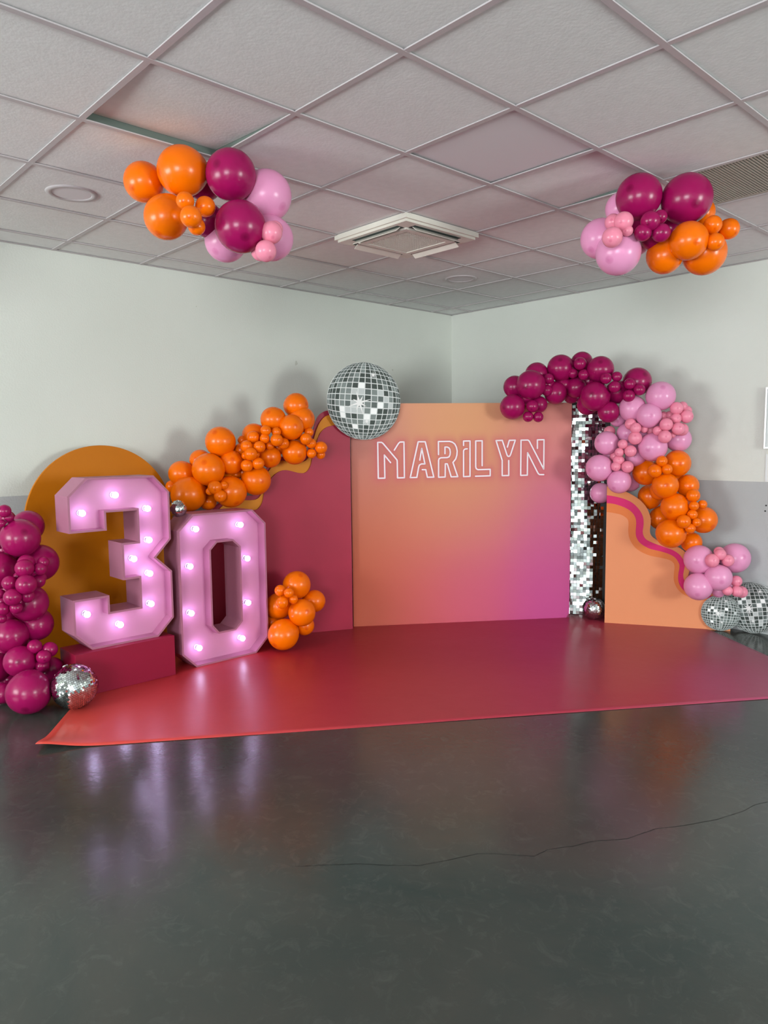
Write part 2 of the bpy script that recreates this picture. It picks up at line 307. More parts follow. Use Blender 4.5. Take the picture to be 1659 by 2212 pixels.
PRINT_CTL = [
    [0.0503, 1.6268, 190, 130, 125], [0.6187, 1.679, 212, 150, 118], [0.9079, 1.6209, 214, 158, 115], [1.559, 1.559, 215, 145, 125], 
    [1.7051, 1.4423, 205, 125, 128], [0.1565, 1.1213, 195, 120, 105], [0.7319, 0.996, 205, 140, 108], [1.2037, 1.1022, 205, 128, 115], 
    [1.6853, 1.0934, 200, 108, 138], [0.0936, 0.6673, 188, 108, 82], [0.4978, 0.7712, 203, 120, 98], [0.967, 0.759, 203, 122, 112], 
    [1.5677, 0.7434, 197, 98, 140], [0.089, 0.3215, 180, 88, 65], [0.4954, 0.4235, 195, 98, 95], [0.9673, 0.4075, 200, 95, 120], 
    [1.5715, 0.3871, 192, 85, 140], [0.0858, 0.0888, 190, 100, 75], [0.493, 0.0718, 197, 90, 95], [0.9675, 0.1115, 198, 90, 115], 
    [1.5746, 0.087, 190, 75, 140], [0.9313, 1.2794, 212, 150, 110], ]
MAT_CTL = [
    [1.376, -4.463, 205, 70, 55], [1.334, -4.055, 190, 62, 62], [1.63, -3.657, 185, 62, 65], [1.054, -3.306, 175, 40, 45], [1.688, -3.052, 165, 45, 55], 
    [1.237, -2.695, 140, 32, 42], [1.758, -1.861, 150, 40, 58], [2.288, -2.678, 160, 50, 62], [2.333, -1.29, 152, 38, 72], [2.756, -2.206, 160, 48, 68], 
    [2.674, -0.951, 160, 58, 66], [3.127, -1.833, 160, 52, 70], [3.035, -0.592, 140, 58, 88], [3.508, -1.223, 150, 60, 95], [3.582, -1.428, 160, 62, 95], ]
WAVE_OUTER = [
    [-0.0123, 1.0909], [0.0633, 1.0776], [0.1333, 1.0518], [0.1831, 1.0266], [0.2428, 0.9858], [0.2896, 0.9311], [0.3169, 0.8693], [0.3246, 0.814], 
    [0.3195, 0.7513], [0.3281, 0.7168], [0.3533, 0.6911], [0.4057, 0.6635], [0.5109, 0.6331], [0.5491, 0.614], [0.5837, 0.5825], [0.6079, 0.5181], 
    [0.6098, 0.4486], [0.6037, 0.395], [0.624, 0.3385], [0.6775, 0.2961], [0.7745, 0.2792], [0.8485, 0.2645], [0.9078, 0.2353], ]
WAVE_MAG = [
    [-0.0097, 1.0212], [0.0473, 1.0136], [0.1263, 0.994], [0.1893, 0.9619], [0.2368, 0.9133], [0.265, 0.8603], [0.2725, 0.8028], [0.2675, 0.7449], 
    [0.2737, 0.7104], [0.296, 0.6796], [0.3505, 0.6525], [0.4277, 0.6262], [0.489, 0.6037], [0.5351, 0.5726], [0.5664, 0.5287], [0.5771, 0.4923], 
    [0.5701, 0.4427], [0.5682, 0.4016], [0.5821, 0.3611], [0.6249, 0.3057], [0.6855, 0.2776], [0.7601, 0.2653], [0.8267, 0.2576], [0.9078, 0.2353], ]
WAVE_DARK = [
    [-0.0087, 0.9589], [0.0484, 0.9539], [0.1196, 0.9319], [0.175, 0.8998], [0.2069, 0.8591], [0.2181, 0.8098], [0.2157, 0.7352], [0.2261, 0.6858], 
    [0.258, 0.6453], [0.3207, 0.6101], [0.3979, 0.5922], [0.4594, 0.5739], [0.5056, 0.5468], [0.533, 0.5069], [0.5392, 0.4743], [0.5329, 0.4246], 
    [0.5326, 0.3752], [0.549, 0.3265], [0.5879, 0.2831], [0.6488, 0.2535], [0.7237, 0.2428], [0.7904, 0.2408], [0.9085, 0.215], ]
WAVE_PEACH = [
    [-0.0075, 0.8897], [0.0497, 0.8825], [0.1051, 0.8695], [0.1488, 0.8413], [0.1612, 0.8085], [0.1609, 0.742], [0.1715, 0.6841], [0.2039, 0.6269], 
    [0.2515, 0.587], [0.3219, 0.5563], [0.3991, 0.5427], [0.4605, 0.5286], [0.4952, 0.5053], [0.5036, 0.4727], [0.4998, 0.4149], [0.5025, 0.3655], 
    [0.5267, 0.3088], [0.5656, 0.2695], [0.619, 0.2436], [0.6794, 0.2264], [0.7242, 0.2248], [0.8132, 0.2176], [0.9092, 0.1907], ]
PURP_FRONT = [
    [0.4541, 1.6078], [0.3556, 1.5913], [0.2693, 1.5706], [0.221, 1.5291], [0.1942, 1.475], [0.167, 1.4002], [0.1529, 1.3418], [0.1344, 1.2752], 
    [0.0994, 1.2341], [0.0483, 1.2311], [-0.044, 1.254], [-0.1028, 1.2429], [-0.1536, 1.2028], [-0.1881, 1.1501], [-0.2144, 1.093], [-0.2328, 1.0192], 
    [-0.2628, 0.9748], [-0.3, 0.9655], [-0.3814, 0.9671], [-0.4625, 0.954], [-0.5445, 0.892], [-0.5952, 0.7964], [-0.6308, 0.6757], [-0.66, 0.5134], 
    [-0.6919, 0.2683], ]
PURP_MUSTARD = [
    [0.4557, 1.7056], [0.3569, 1.6667], [0.2752, 1.6582], [0.227, 1.6166], [0.1958, 1.5584], [0.1731, 1.4919], [0.1413, 1.4005], [0.1229, 1.3382], 
    [0.0755, 1.3098], [0.0158, 1.2943], [-0.0674, 1.3249], [-0.1263, 1.3013], [-0.1731, 1.2528], [-0.2037, 1.1835], [-0.2265, 1.1017], [-0.2566, 1.0531], 
    [-0.3061, 1.0384], [-0.3955, 1.0415], [-0.4763, 1.0281], [-0.558, 0.966], [-0.6168, 0.8627], [-0.6532, 0.7178], [-0.6836, 0.515], [-0.7156, 0.2702], ]
PURP_BACK = [
    [0.4563, 1.7474], [0.3576, 1.7043], [0.2716, 1.694], [0.2193, 1.6623], [0.1883, 1.6083], [0.1671, 1.5336], [0.1333, 1.4256], [0.1106, 1.3593], 
    [0.0674, 1.3308], [0.0164, 1.3193], [-0.0667, 1.3538], [-0.1381, 1.3262], [-0.1891, 1.2696], [-0.22, 1.1922], [-0.2403, 1.1103], [-0.264, 1.0822], 
    [-0.3052, 1.0713], [-0.4027, 1.0704], [-0.4916, 1.0531], [-0.581, 0.9913], [-0.6399, 0.8801], [-0.6723, 0.7352], [-0.7033, 0.5163], [-0.7353, 0.2718], ]
BULBS3 = [
    [-0.006, 1.061], [0.194, 1.156], [0.394, 1.061], [0.395, 0.865], [0.292, 0.759], [0.391, 0.655], [0.391, 0.463], [-0.007, 0.463], [0.189, 0.366], ]
BULBS0 = [
    [0.049, 0.905], [0.384, 0.905], [-0.001, 0.666], [0.431, 0.668], [-0.005, 0.358], [0.427, 0.359], [0.043, 0.117], [0.373, 0.118], ]
CRACK = [
    [3.101, -4.313], [3.132, -4.277], [3.192, -4.203], [3.255, -4.13], [3.316, -4.079], [3.401, -3.995], [3.443, -3.912], [3.497, -3.789], [3.55, -3.739], 
    [3.644, -3.663], [3.652, -3.591], [3.703, -3.507], [3.733, -3.432], [3.812, -3.327], [3.85, -3.19], [3.911, -3.093], [3.982, -2.952], [4.025, -2.82], 
    [4.041, -2.724], [4.065, -2.672], ]

SCUFFS = [(-1.9636, 2.1236, .022), (-.8389, 2.1353, .013), (-2.8821, 2.4878, .006)]

# ------------------------------------------------------------------ materials
GAIN = 1.08
MAT = {}
def wall_material(name):
    m = bpy.data.materials.new(name); m.use_nodes = True
    nt = m.node_tree; b = nt.nodes['Principled BSDF']; b.inputs['Roughness'].default_value = 0.75
    b.inputs['Specular IOR Level'].default_value = 0.2
    g = nt.nodes.new('ShaderNodeNewGeometry'); sx = nt.nodes.new('ShaderNodeSeparateXYZ')
    nt.links.new(g.outputs['Position'], sx.inputs[0])
    lt = nt.nodes.new('ShaderNodeMath'); lt.operation = 'LESS_THAN'; lt.inputs[1].default_value = 1.133
    nt.links.new(sx.outputs['Z'], lt.inputs[0])
    n = nt.nodes.new('ShaderNodeTexNoise'); n.inputs['Scale'].default_value = 1.3; n.inputs['Detail'].default_value = 6
    nt.links.new(g.outputs['Position'], n.inputs['Vector'])
    r = nt.nodes.new('ShaderNodeValToRGB')
    r.color_ramp.elements[0].position = 0.3; r.color_ramp.elements[1].position = 0.75
    r.color_ramp.elements[0].color = (0.71, 0.73, 0.68, 1); r.color_ramp.elements[1].color = (0.755, 0.77, 0.725, 1)
    nt.links.new(n.outputs['Fac'], r.inputs['Fac'])
    mx = nt.nodes.new('ShaderNodeMix'); mx.data_type = 'RGBA'
    nt.links.new(lt.outputs[0], mx.inputs['Factor']); nt.links.new(r.outputs['Color'], mx.inputs['A'])
    mx.inputs['B'].default_value = (0.48, 0.495, 0.505, 1)
    nt.links.new(mx.outputs['Result'], b.inputs['Base Color'])
    n2 = nt.nodes.new('ShaderNodeTexNoise'); n2.inputs['Scale'].default_value = 90; n2.inputs['Detail'].default_value = 3
    nt.links.new(g.outputs['Position'], n2.inputs['Vector'])
    bp = nt.nodes.new('ShaderNodeBump'); bp.inputs['Strength'].default_value = 0.12; bp.inputs['Distance'].default_value = 0.01
    nt.links.new(n2.outputs['Fac'], bp.inputs['Height']); nt.links.new(bp.outputs['Normal'], b.inputs['Normal'])
    return m
MAT['wall'] = wall_material('painted_wall')

def floor_material():
    m = bpy.data.materials.new('sealed_concrete'); m.use_nodes = True
    nt = m.node_tree; b = nt.nodes['Principled BSDF']
    tc = nt.nodes.new('ShaderNodeTexCoord')
    def noise(scale, detail, rough=0.6, dist=0.0):
        n = nt.nodes.new('ShaderNodeTexNoise'); n.inputs['Scale'].default_value = scale; n.inputs['Detail'].default_value = detail
        n.inputs['Roughness'].default_value = rough; n.inputs['Distortion'].default_value = dist
        nt.links.new(tc.outputs['Object'], n.inputs['Vector']); return n
    n1 = noise(1.1, 8, 0.62, 0.6)
    r1 = nt.nodes.new('ShaderNodeValToRGB')
    r1.color_ramp.elements[0].position = 0.35; r1.color_ramp.elements[0].color = (0.039, 0.052, 0.048, 1)
    r1.color_ramp.elements[1].position = 0.66; r1.color_ramp.elements[1].color = (0.062, 0.064, 0.056, 1)
    nt.links.new(n1.outputs['Fac'], r1.inputs['Fac'])
    n2 = noise(14, 10, 0.7, 1.0)
    r2 = nt.nodes.new('ShaderNodeValToRGB')
    r2.color_ramp.elements[0].position = 0.52; r2.color_ramp.elements[0].color = (0, 0, 0, 1)
    r2.color_ramp.elements[1].position = 0.78; r2.color_ramp.elements[1].color = (1, 1, 1, 1)
    nt.links.new(n2.outputs['Fac'], r2.inputs['Fac'])
    mx = nt.nodes.new('ShaderNodeMix'); mx.data_type = 'RGBA'
    sc = nt.nodes.new('ShaderNodeMath'); sc.operation = 'MULTIPLY'; sc.inputs[1].default_value = 0.5
    nt.links.new(r2.outputs['Color'], sc.inputs[0]); nt.links.new(sc.outputs[0], mx.inputs['Factor'])
    nt.links.new(r1.outputs['Color'], mx.inputs['A']); mx.inputs['B'].default_value = (0.10, 0.105, 0.097, 1)
    nt.links.new(mx.outputs['Result'], b.inputs['Base Color'])
    b.inputs['Specular IOR Level'].default_value = 0.5
    n3 = noise(5, 6)
    mr = nt.nodes.new('ShaderNodeMapRange'); mr.inputs['To Min'].default_value = 0.11; mr.inputs['To Max'].default_value = 0.19
    nt.links.new(n3.outputs['Fac'], mr.inputs['Value']); nt.links.new(mr.outputs['Result'], b.inputs['Roughness'])
    n4 = noise(7, 9, 0.65)
    bp = nt.nodes.new('ShaderNodeBump'); bp.inputs['Strength'].default_value = 0.13; bp.inputs['Distance'].default_value = 0.01
    nt.links.new(n4.outputs['Fac'], bp.inputs['Height']); nt.links.new(bp.outputs['Normal'], b.inputs['Normal'])
    return m
MAT['floor'] = floor_material()
MAT['tile'] = material('mineral_fibre_tile', (234, 234, 234), 0.9, spec=0.1, bump=0.10, bscale=70, mottled=0.03, mscale=20)
MAT['tile_plain'] = material('smooth_ceiling_tile', (226, 222, 226), 0.6, spec=0.3)
MAT['tee'] = material('white_metal_tee', (194, 186, 189), 0.4, spec=0.4)
MAT['galvanised'] = material('galvanised_steel', (104, 116, 110), 0.55, spec=0.3)
MAT['dark'] = material('black_paint', (20, 20, 22), 0.6)
MAT['crack'] = material('crack_dark', (22, 24, 24), 0.9)  # dark tone of the crack line in the concrete
MAT['white_plastic'] = material('white_plastic', (232, 228, 218), 0.4)
MAT['ac_inside'] = material('dark_green_coil', (60, 72, 70), 0.6)
MAT['alu'] = material('aluminium', (200, 200, 200), 0.35, metal=1.0)
MAT['mirror'] = material('mirror_glass', (225, 230, 230), 0.05, metal=1.0)
MAT['sequin'] = material('mirror_sequin', (215, 222, 222), 0.09, metal=1.0)
MAT['core'] = material('grey_ball_core', (70, 72, 74), 0.5)
MAT['mustard'] = material('mustard_board_paint', (198, 115, 6), 0.5, spec=0.2)
MAT['burgundy'] = material('burgundy_board_paint', (166, 40, 68), 0.45, spec=0.3, gain=1.0, mottled=0.06, mscale=2.5)
MAT['plinth'] = material('raspberry_plinth_paint', (146, 22, 56), 0.45, spec=0.25)
MAT['peach'] = material('peach_board_paint', (226, 146, 104), 0.55, spec=0.2, gain=1.02)
MAT['tan'] = material('tan_orange_board_paint', (220, 140, 90), 0.55, spec=0.2, gain=1.02)
MAT['tangerine'] = material('dark_orange_board_paint', (220, 122, 66), 0.55, spec=0.2, gain=1.02)
MAT['fuchsia'] = material('fuchsia_board_paint', (206, 34, 106), 0.5, spec=0.2, gain=1.05)
MAT['mustard_wave'] = material('mustard_wave_paint', (216, 136, 36), 0.5, spec=0.2)
MAT['letter'] = material('white_letter_print', (240, 226, 240), 0.6, gain=1.1)
MAT['num_pink'] = material('pale_pink_number_paint', (174, 110, 136), 0.4, spec=0.3)
MAT['num_face'] = material('pink_number_face', (206, 136, 172), 0.45, gain=1.0)
MAT['bulb'] = material('lit_bulb_glass', (255, 255, 255), 0.3, emit=(0.66, 0.60, 1.0), strength=25)
MAT['socket'] = material('bulb_socket', (225, 225, 230), 0.5)
MAT['disc_white'] = material('white_foam_board', (226, 230, 230), 0.6)
MAT['star_white'] = material('white_star_print', (250, 250, 250), 0.6)
MAT['tileprint'] = attr_material('disco_tile_print', 0.55)
MAT['fabric_print'] = attr_material('printed_gradient_fabric', 0.75, spec=0.2)
MAT['fabric_side'] = material('mauve_fabric_edge', (168, 92, 100), 0.7, gain=1.2)
MAT['mat_print'] = attr_material('printed_vinyl', 0.34, spec=0.45, bump=0.22, bscale=5.0)
MAT['grille'] = material('beige_grille', (176, 168, 156), 0.5)
MAT['paper'] = material('white_paper', (232, 236, 238), 0.7)

def balloon_material(name, rgb, tip, gain=1.0, rough=0.25):
    m = material(name, rgb, rough, spec=0.35, gain=gain)
    nt = m.node_tree; b = nt.nodes['Principled BSDF']
    tc = nt.nodes.new('ShaderNodeTexCoord'); sx = nt.nodes.new('ShaderNodeSeparateXYZ')
    nt.links.new(tc.outputs['Object'], sx.inputs[0])
    r = nt.nodes.new('ShaderNodeMapRange'); r.inputs['From Min'].default_value = 0.975; r.inputs['From Max'].default_value = 1.0
    nt.links.new(sx.outputs['Z'], r.inputs['Value'])
    mx = nt.nodes.new('ShaderNodeMix'); mx.data_type = 'RGBA'
    nt.links.new(r.outputs['Result'], mx.inputs['Factor'])
    mx.inputs['A'].default_value = b.inputs['Base Color'].default_value
    mx.inputs['B'].default_value = (*lin(tip), 1)
    nt.links.new(mx.outputs['Result'], b.inputs['Base Color'])
    b.inputs['Subsurface Weight'].default_value = 0.0
    return m
BAL = {'orange': balloon_material('orange_latex', (255, 112, 0), (225, 84, 0)),
       'magenta': balloon_material('magenta_latex', (154, 14, 84), (120, 6, 60)),
       'pink': balloon_material('lilac_pink_latex', (230, 152, 194), (214, 126, 172)),
       'rose': balloon_material('rose_pink_latex', (238, 140, 166), (222, 116, 146))}

# ------------------------------------------------------------------ the room
def struct(o): return tag(o, kind='structure')
fl = struct(MB().box(-0.15, RX + 0.15, RY - 0.15, 0.15, -0.1, 0).obj('floor', MAT['floor']))
# crack across the concrete
mb = MB()
for i in range(len(CRACK) - 1):
    a, b = Vector(CRACK[i] + [0]), Vector(CRACK[i + 1] + [0])
    n = 6
    for k in range(n):
        p = a.lerp(b, k / n); q = a.lerp(b, (k + 1) / n)
        if k: p = p + Vector((0, 0, 0))
        d = (q - p).normalized(); s = Vector((-d.y, d.x, 0)) * (0.0004 + 0.0009 * rnd.random())
        j = Vector((rnd.uniform(-.002, .002), rnd.uniform(-.002, .002), 0))
        i0 = len(mb.v); z = Vector((0, 0, 0.0006))
        mb.v += [p - s + z, q + j - s + z, q + j + s + z, p + s + z]; mb.f.append((i0, i0 + 1, i0 + 2, i0 + 3))
mb.obj('floor_crack', MAT['crack'], fl, fix=False)

wl = struct(MB().box(-0.15, 0, RY - 0.15, 0.15, 0, RZ + 0.3).obj('wall_left', MAT['wall']))
wr = struct(MB().box(0, RX, 0, 0.15, 0, RZ + 0.3).obj('wall_right', MAT['wall']))
def wall_with_holes(name, along_y, pos, a0, a1, holes):
    mb = MB(); t = 0.15
    def bx(u0, u1, z0, z1):
        if u1 - u0 < 1e-4 or z1 - z0 < 1e-4: return
        if along_y: mb.box(pos, pos + t, u0, u1, z0, z1)
        else: mb.box(u0, u1, pos - t, pos, z0, z1)
    x = a0
    for c, zc, w, h in sorted(holes):
        bx(x, c - w / 2, 0, RZ + 0.3); bx(c - w / 2, c + w / 2, 0, zc - h / 2); bx(c - w / 2, c + w / 2, zc + h / 2, RZ + 0.3); x = c + w / 2
    bx(x, a1, 0, RZ + 0.3)
    return struct(mb.obj(name, MAT['wall']))
wall_with_holes('wall_rear', False, RY, 0, RX, [w[1:] for w in WINDOWS if w[0] == 'rear'])
wall_with_holes('wall_side', True, RX, RY - 0.15, 0.15, [w[1:] for w in WINDOWS if w[0] == 'side'])
# clear window glass that lets the daylight through
gm = bpy.data.materials.new('clear_glass'); gm.use_nodes = True
nt = gm.node_tree; nt.nodes.clear()
out = nt.nodes.new('ShaderNodeOutputMaterial'); mixs = nt.nodes.new('ShaderNodeMixShader'); tr = nt.nodes.new('ShaderNodeBsdfTransparent'); gl = nt.nodes.new('ShaderNodeBsdfGlossy')
gl.inputs['Roughness'].default_value = 0.02; mixs.inputs[0].default_value = 0.06
nt.links.new(tr.outputs[0], mixs.inputs[1]); nt.links.new(gl.outputs[0], mixs.inputs[2]); nt.links.new(mixs.outputs[0], out.inputs[0])
for i, (wall, p, zc, w, h) in enumerate(WINDOWS):
    M = Matrix.Translation((p, RY - 0.06, zc)) if wall == 'rear' else Matrix.Translation((RX + 0.06, p, zc)) @ Matrix.Rotation(math.pi / 2, 4, 'Z')
    mb = MB(); e = 0.05
    mb.box(-w / 2, w / 2, -.03, .03, -h / 2, -h / 2 + e, M); mb.box(-w / 2, w / 2, -.03, .03, h / 2 - e, h / 2, M)
    mb.box(-w / 2, -w / 2 + e, -.03, .03, -h / 2 + e, h / 2 - e, M); mb.box(w / 2 - e, w / 2, -.03, .03, -h / 2 + e, h / 2 - e, M)
    n = 3
    for k in range(1, n):
        x = -w / 2 + w * k / n; mb.box(x - .03, x + .03, -.03, .03, -h / 2 + e, h / 2 - e, M)
    wo = struct(mb.obj('window_%d' % (i + 1), MAT['white_plastic']))
    MB().box(-w / 2 + e, w / 2 - e, -.004, .004, -h / 2 + e, h / 2 - e, M).obj('pane', gm, wo)

# ceiling: slab, suspended grid and tiles
GX0, GY0, T = 2.6772, -4.5124, 0.6          # a grid crossing; lines every 0.6 m
ceil = struct(MB().box(-0.15, RX + 0.15, RY - 0.15, 0.15, RZ + 0.25, RZ + 0.35).obj('ceiling', MAT['wall']))
xs = [GX0 + T * v for v in range(-4, 5)]; ys = [GY0 + T * u for u in range(-3, 8)]
zt = RZ + 0.004
tile_me = {}
def tile_mesh(w, h, mat):
    key = (round(w, 3), round(h, 3), mat.name)
    if key not in tile_me:
        mb = MB().box(-w / 2, w / 2, -h / 2, h / 2, 0, 0.015)
        me = bpy.data.meshes.new('ceiling_tile'); me.from_pydata([tuple(q) for q in mb.v], [], mb.f); me.materials.append(mat); tile_me[key] = me
    return tile_me[key]
xe = [0.0] + xs; ye = ys + [0.0]
for i in range(len(xe) - 1):
    for j in range(len(ye) - 1):
        x0, x1, y0, y1 = xe[i], xe[i + 1], ye[j], ye[j + 1]
        v, u = i - 5, j - 3                    # cell indices from the reference crossing
        if (u, v) == (3, -2): continue         # air conditioner
        if u == 4 and v in (1, 2): continue    # ventilation grille
        plain = (u, v) == (2, 0)
        me = tile_mesh(x1 - x0 - 0.006, y1 - y0 - 0.006, MAT['tile_plain'] if plain else MAT['tile'])
        o = bpy.data.objects.new('ceiling_tile', me); COL.objects.link(o); o.parent = ceil
        o.location = ((x0 + x1) / 2, (y0 + y1) / 2, zt + (0.004 if plain else 0))
        if (u, v) == (0, -1):                  # tile pushed up along one edge
            a = math.atan2(0.03, 0.6); o.rotation_euler = (0, a, 0); o.location.z = zt + 0.015
        if (u, v) == (3, 0):
            a = math.atan2(0.026, 0.6); o.rotation_euler = (0, -a, 0); o.location.z = zt + 0.013
# the rest of the ceiling, out of view
MB().box(0, RX, RY, ys[0], zt, zt + 0.015).box(xs[-1], RX, ys[0], 0, zt, zt + 0.015).obj('ceiling_field', MAT['tile'], ceil)
for x in xs:
    te = MB().box(x - .012, x + .012, ys[0] - 1.2, -0.001, RZ - .003, RZ + .0022).obj('main_tee', MAT['tee'], ceil)
    MB().box(x - .001, x + .001, ys[0] - 1.2, -0.001, RZ + .0022, RZ + .04).obj('tee_web', MAT['galvanised'], te)
for y in ys:
    te = MB().box(0.001, xs[-1] + 1.2, y - .012, y + .012, RZ - .0024, RZ + .0028).obj('cross_tee', MAT['tee'], ceil)
    MB().box(0.001, xs[-1] + 1.2, y - .001, y + .001, RZ + .0028, RZ + .04).obj('tee_web', MAT['galvanised'], te)
struct(MB().box(0, .022, RY, 0, RZ - .001, RZ + .0015).box(0, .0015, RY, 0, RZ - .001, RZ + .022).obj('trim_1', MAT['tee']))
struct(MB().box(0, RX, -.022, 0, RZ - .001, RZ + .0015).box(0, RX, -.0015, 0, RZ - .001, RZ + .022).obj('trim_2', MAT['tee']))
# screw holes in the right wall
for x, z in ((3.079, 0.960), (3.074, 0.919)):
    M = Matrix.Translation((x, -0.0008, z)) @ Matrix.Rotation(math.pi / 2, 4, 'X')
    MB().lathe([(0, 0), (.006, 0), (.006, .0006), (0, .0006)], 12, M).obj('screw_hole', MAT['dark'], wr)

# scuff marks on the left wall paint
MAT['scuff'] = material('grey_scuff', (202, 203, 194), 0.8, spec=0.2)
for y, z, r in SCUFFS:
    pts = [(r * rnd.uniform(.5, 1) * math.cos(k * math.pi / 6), r * rnd.uniform(.5, 1.1) * math.sin(k * math.pi / 6)) for k in range(12)]
    MB().prism(pts, lambda s, t, d: Vector((d, y + s, z + t)), .0001, .0006).obj('scuff_mark', MAT['scuff'], wl)

# ------------------------------------------------------------------ air conditioner, lights, grille
cx, cy = GX0 - 1.5 * T, GY0 + 3.5 * T
ac = empty('ceiling_air_conditioner', (cx, cy, RZ), 'white square ceiling air-conditioner cassette with four open louvres', 'air conditioner')
mb = MB()
def ring(mb, r0, r1, z0, z1):
    mb.box(-r1, r1, r0, r1, z0, z1).box(-r1, r1, -r1, -r0, z0, z1).box(-r1, -r0, -r0, r0, z0, z1).box(r0, r1, -r0, r0, z0, z1)
ring(mb, .215, .315, -.028, 0); ring(mb, .215, .300, -.042, -.028)
mb.obj('housing_frame', MAT['white_plastic'], ac)
MB().box(-.215, .215, -.215, .215, -.005, 0.03).obj('coil', MAT['ac_inside'], ac)
mb = MB(); ring(mb, .172, .210, -.052, -.040); mb.obj('grille_frame', MAT['white_plastic'], ac)
mb = MB()
for k in range(-11, 12):
    mb.box(k * .0152 - .0032, k * .0152 + .0032, -.174, .174, -.048, -.042)
    mb.box(-.174, .174, k * .0152 - .0032, k * .0152 + .0032, -.0475, -.0415)
tag(mb.obj('perforated_grille', MAT['white_plastic'], ac), kind='stuff')
MB().box(-.205, .205, -.205, .205, -.040, -.038).obj('filter', MAT['ac_inside'], ac)
for k in range(4):
    M = Matrix.Rotation(k * math.pi / 2, 4, 'Z') @ Matrix.Translation((0, .245, -.043)) @ Matrix.Rotation(math.radians(-38), 4, 'X')
    MB().box(-.19, .19, -.036, .036, -.004, 0, M).obj('louvre', MAT['white_plastic'], ac)
    M = Matrix.Rotation(k * math.pi / 2, 4, 'Z') @ Matrix.Translation((0, .245, -.0425))
    MB().box(-.20, .20, -.026, .026, -.0008, .0004, M).obj('air_slot', MAT['ac_inside'], ac)

for (x, y, lab) in ((1.178, -4.219, 'round white recessed ceiling light beside the ceiling balloons with orange at left'), (1.170, -1.201, 'round white recessed ceiling light near the room corner')):
    dl = empty('downlight', (x, y, RZ + .004), lab, 'ceiling light', 'recessed round ceiling lights')
    MB().lathe([(.125, 0), (.122, -.006), (.097, -.007), (.093, -.002), (.093, 0)], 48).obj('trim_ring', MAT['tee'], dl, True)
    MB().lathe([(0, -.003), (.0935, -.003), (.0935, 0), (0, 0)], 48).obj('diffuser', MAT['tile_plain'], dl)
x0, x1, y0, y1 = GX0 + T, GX0 + 3 * T, GY0 + 4 * T, GY0 + 5 * T
vg = empty('ventilation_grille', (x0, y0, RZ), 'beige slatted ventilation grille in the ceiling beside the right balloon cluster', 'grille')
MB().box(.012, x1 - x0 - .012, .012, .03, .002, .012).box(.012, x1 - x0 - .012, T - .03, T - .012, .002, .012).box(.012, .03, .03, T - .03, .002, .012).box(x1 - x0 - .03, x1 - x0 - .012, .03, T - .03, .002, .012).obj('frame', MAT['grille'], vg)
mb = MB()
for k in range(78):
    x = .034 + k * .01465
    mb.box(x, x + .0085, .03, T - .03, .004, .010)
tag(mb.obj('slats', MAT['grille'], vg), kind='stuff')
MB().box(.012, x1 - x0 - .012, .012, T - .012, .02, .024).obj('backing', MAT['dark'], vg)

# ------------------------------------------------------------------ noticeboard and paper on the right wall
nb = empty('noticeboard', (3.055, 0, 1.377), 'aluminium-framed board hung on the right wall at the picture edge', 'noticeboard')
MB().box(0, .9, -.02, -.002, 0, .442).obj('board', MAT['paper'], nb)
MB().box(0, .9, -.028, -.002, 0, .012).box(0, .9, -.028, -.002, .43, .442).box(0, .012, -.028, -.002, .012, .43).box(.888, .9, -.028, -.002, .012, .43).obj('frame', MAT['alu'], nb)
tag(MB().box(3.066, 3.27, -.004, -.001, 1.135, 1.335).obj('paper_sheet', MAT['paper']), 'white paper sheet on the right wall below the framed board', 'paper')

# ------------------------------------------------------------------ floor mat
ex, ey = 0.563, 0.826
wx, wy = -0.806, 0.592
me_v, me_f, cols, idx = [], [], [], {}
NT, NW = 120, 62
for i in range(NT + 1):
    for j in range(NW + 1):
        t, w = 4.376 * i / NT, 2.25 * j / NW
        x, y = 1.455 + ex * t + wx * w, -4.627 + ey * t + wy * w
        if x < .012 or y > -.012: continue
        z = .0035 + .03 * math.exp(-((t / .16) ** 2 + (w / .11) ** 2)) + .0012 * (1 + math.sin(t * 3.1 + 1.3 * math.sin(w * 4)) * math.sin(w * 5 + t))
        if i in (0, NT) or j == 0: z = max(.0026, z - .0015)
        idx[(i, j)] = len(me_v); me_v.append((x, y, z)); cols.append(blend(MAT_CTL, x, y, .33, 1.15))
for i in range(NT):
    for j in range(NW):
        q = [(i, j), (i + 1, j), (i + 1, j + 1), (i, j + 1)]
        if all(k in idx for k in q): me_f.append([idx[k] for k in q])
mat_o = mesh_obj('floor_mat', me_v, me_f, MAT['mat_print'], smooth=True)
set_print(mat_o, cols)
md = mat_o.modifiers.new('thickness', 'SOLIDIFY'); md.thickness = .002; md.offset = -1
tag(mat_o, 'coral to magenta glossy vinyl floor mat laid in front of the backdrop', 'floor mat')

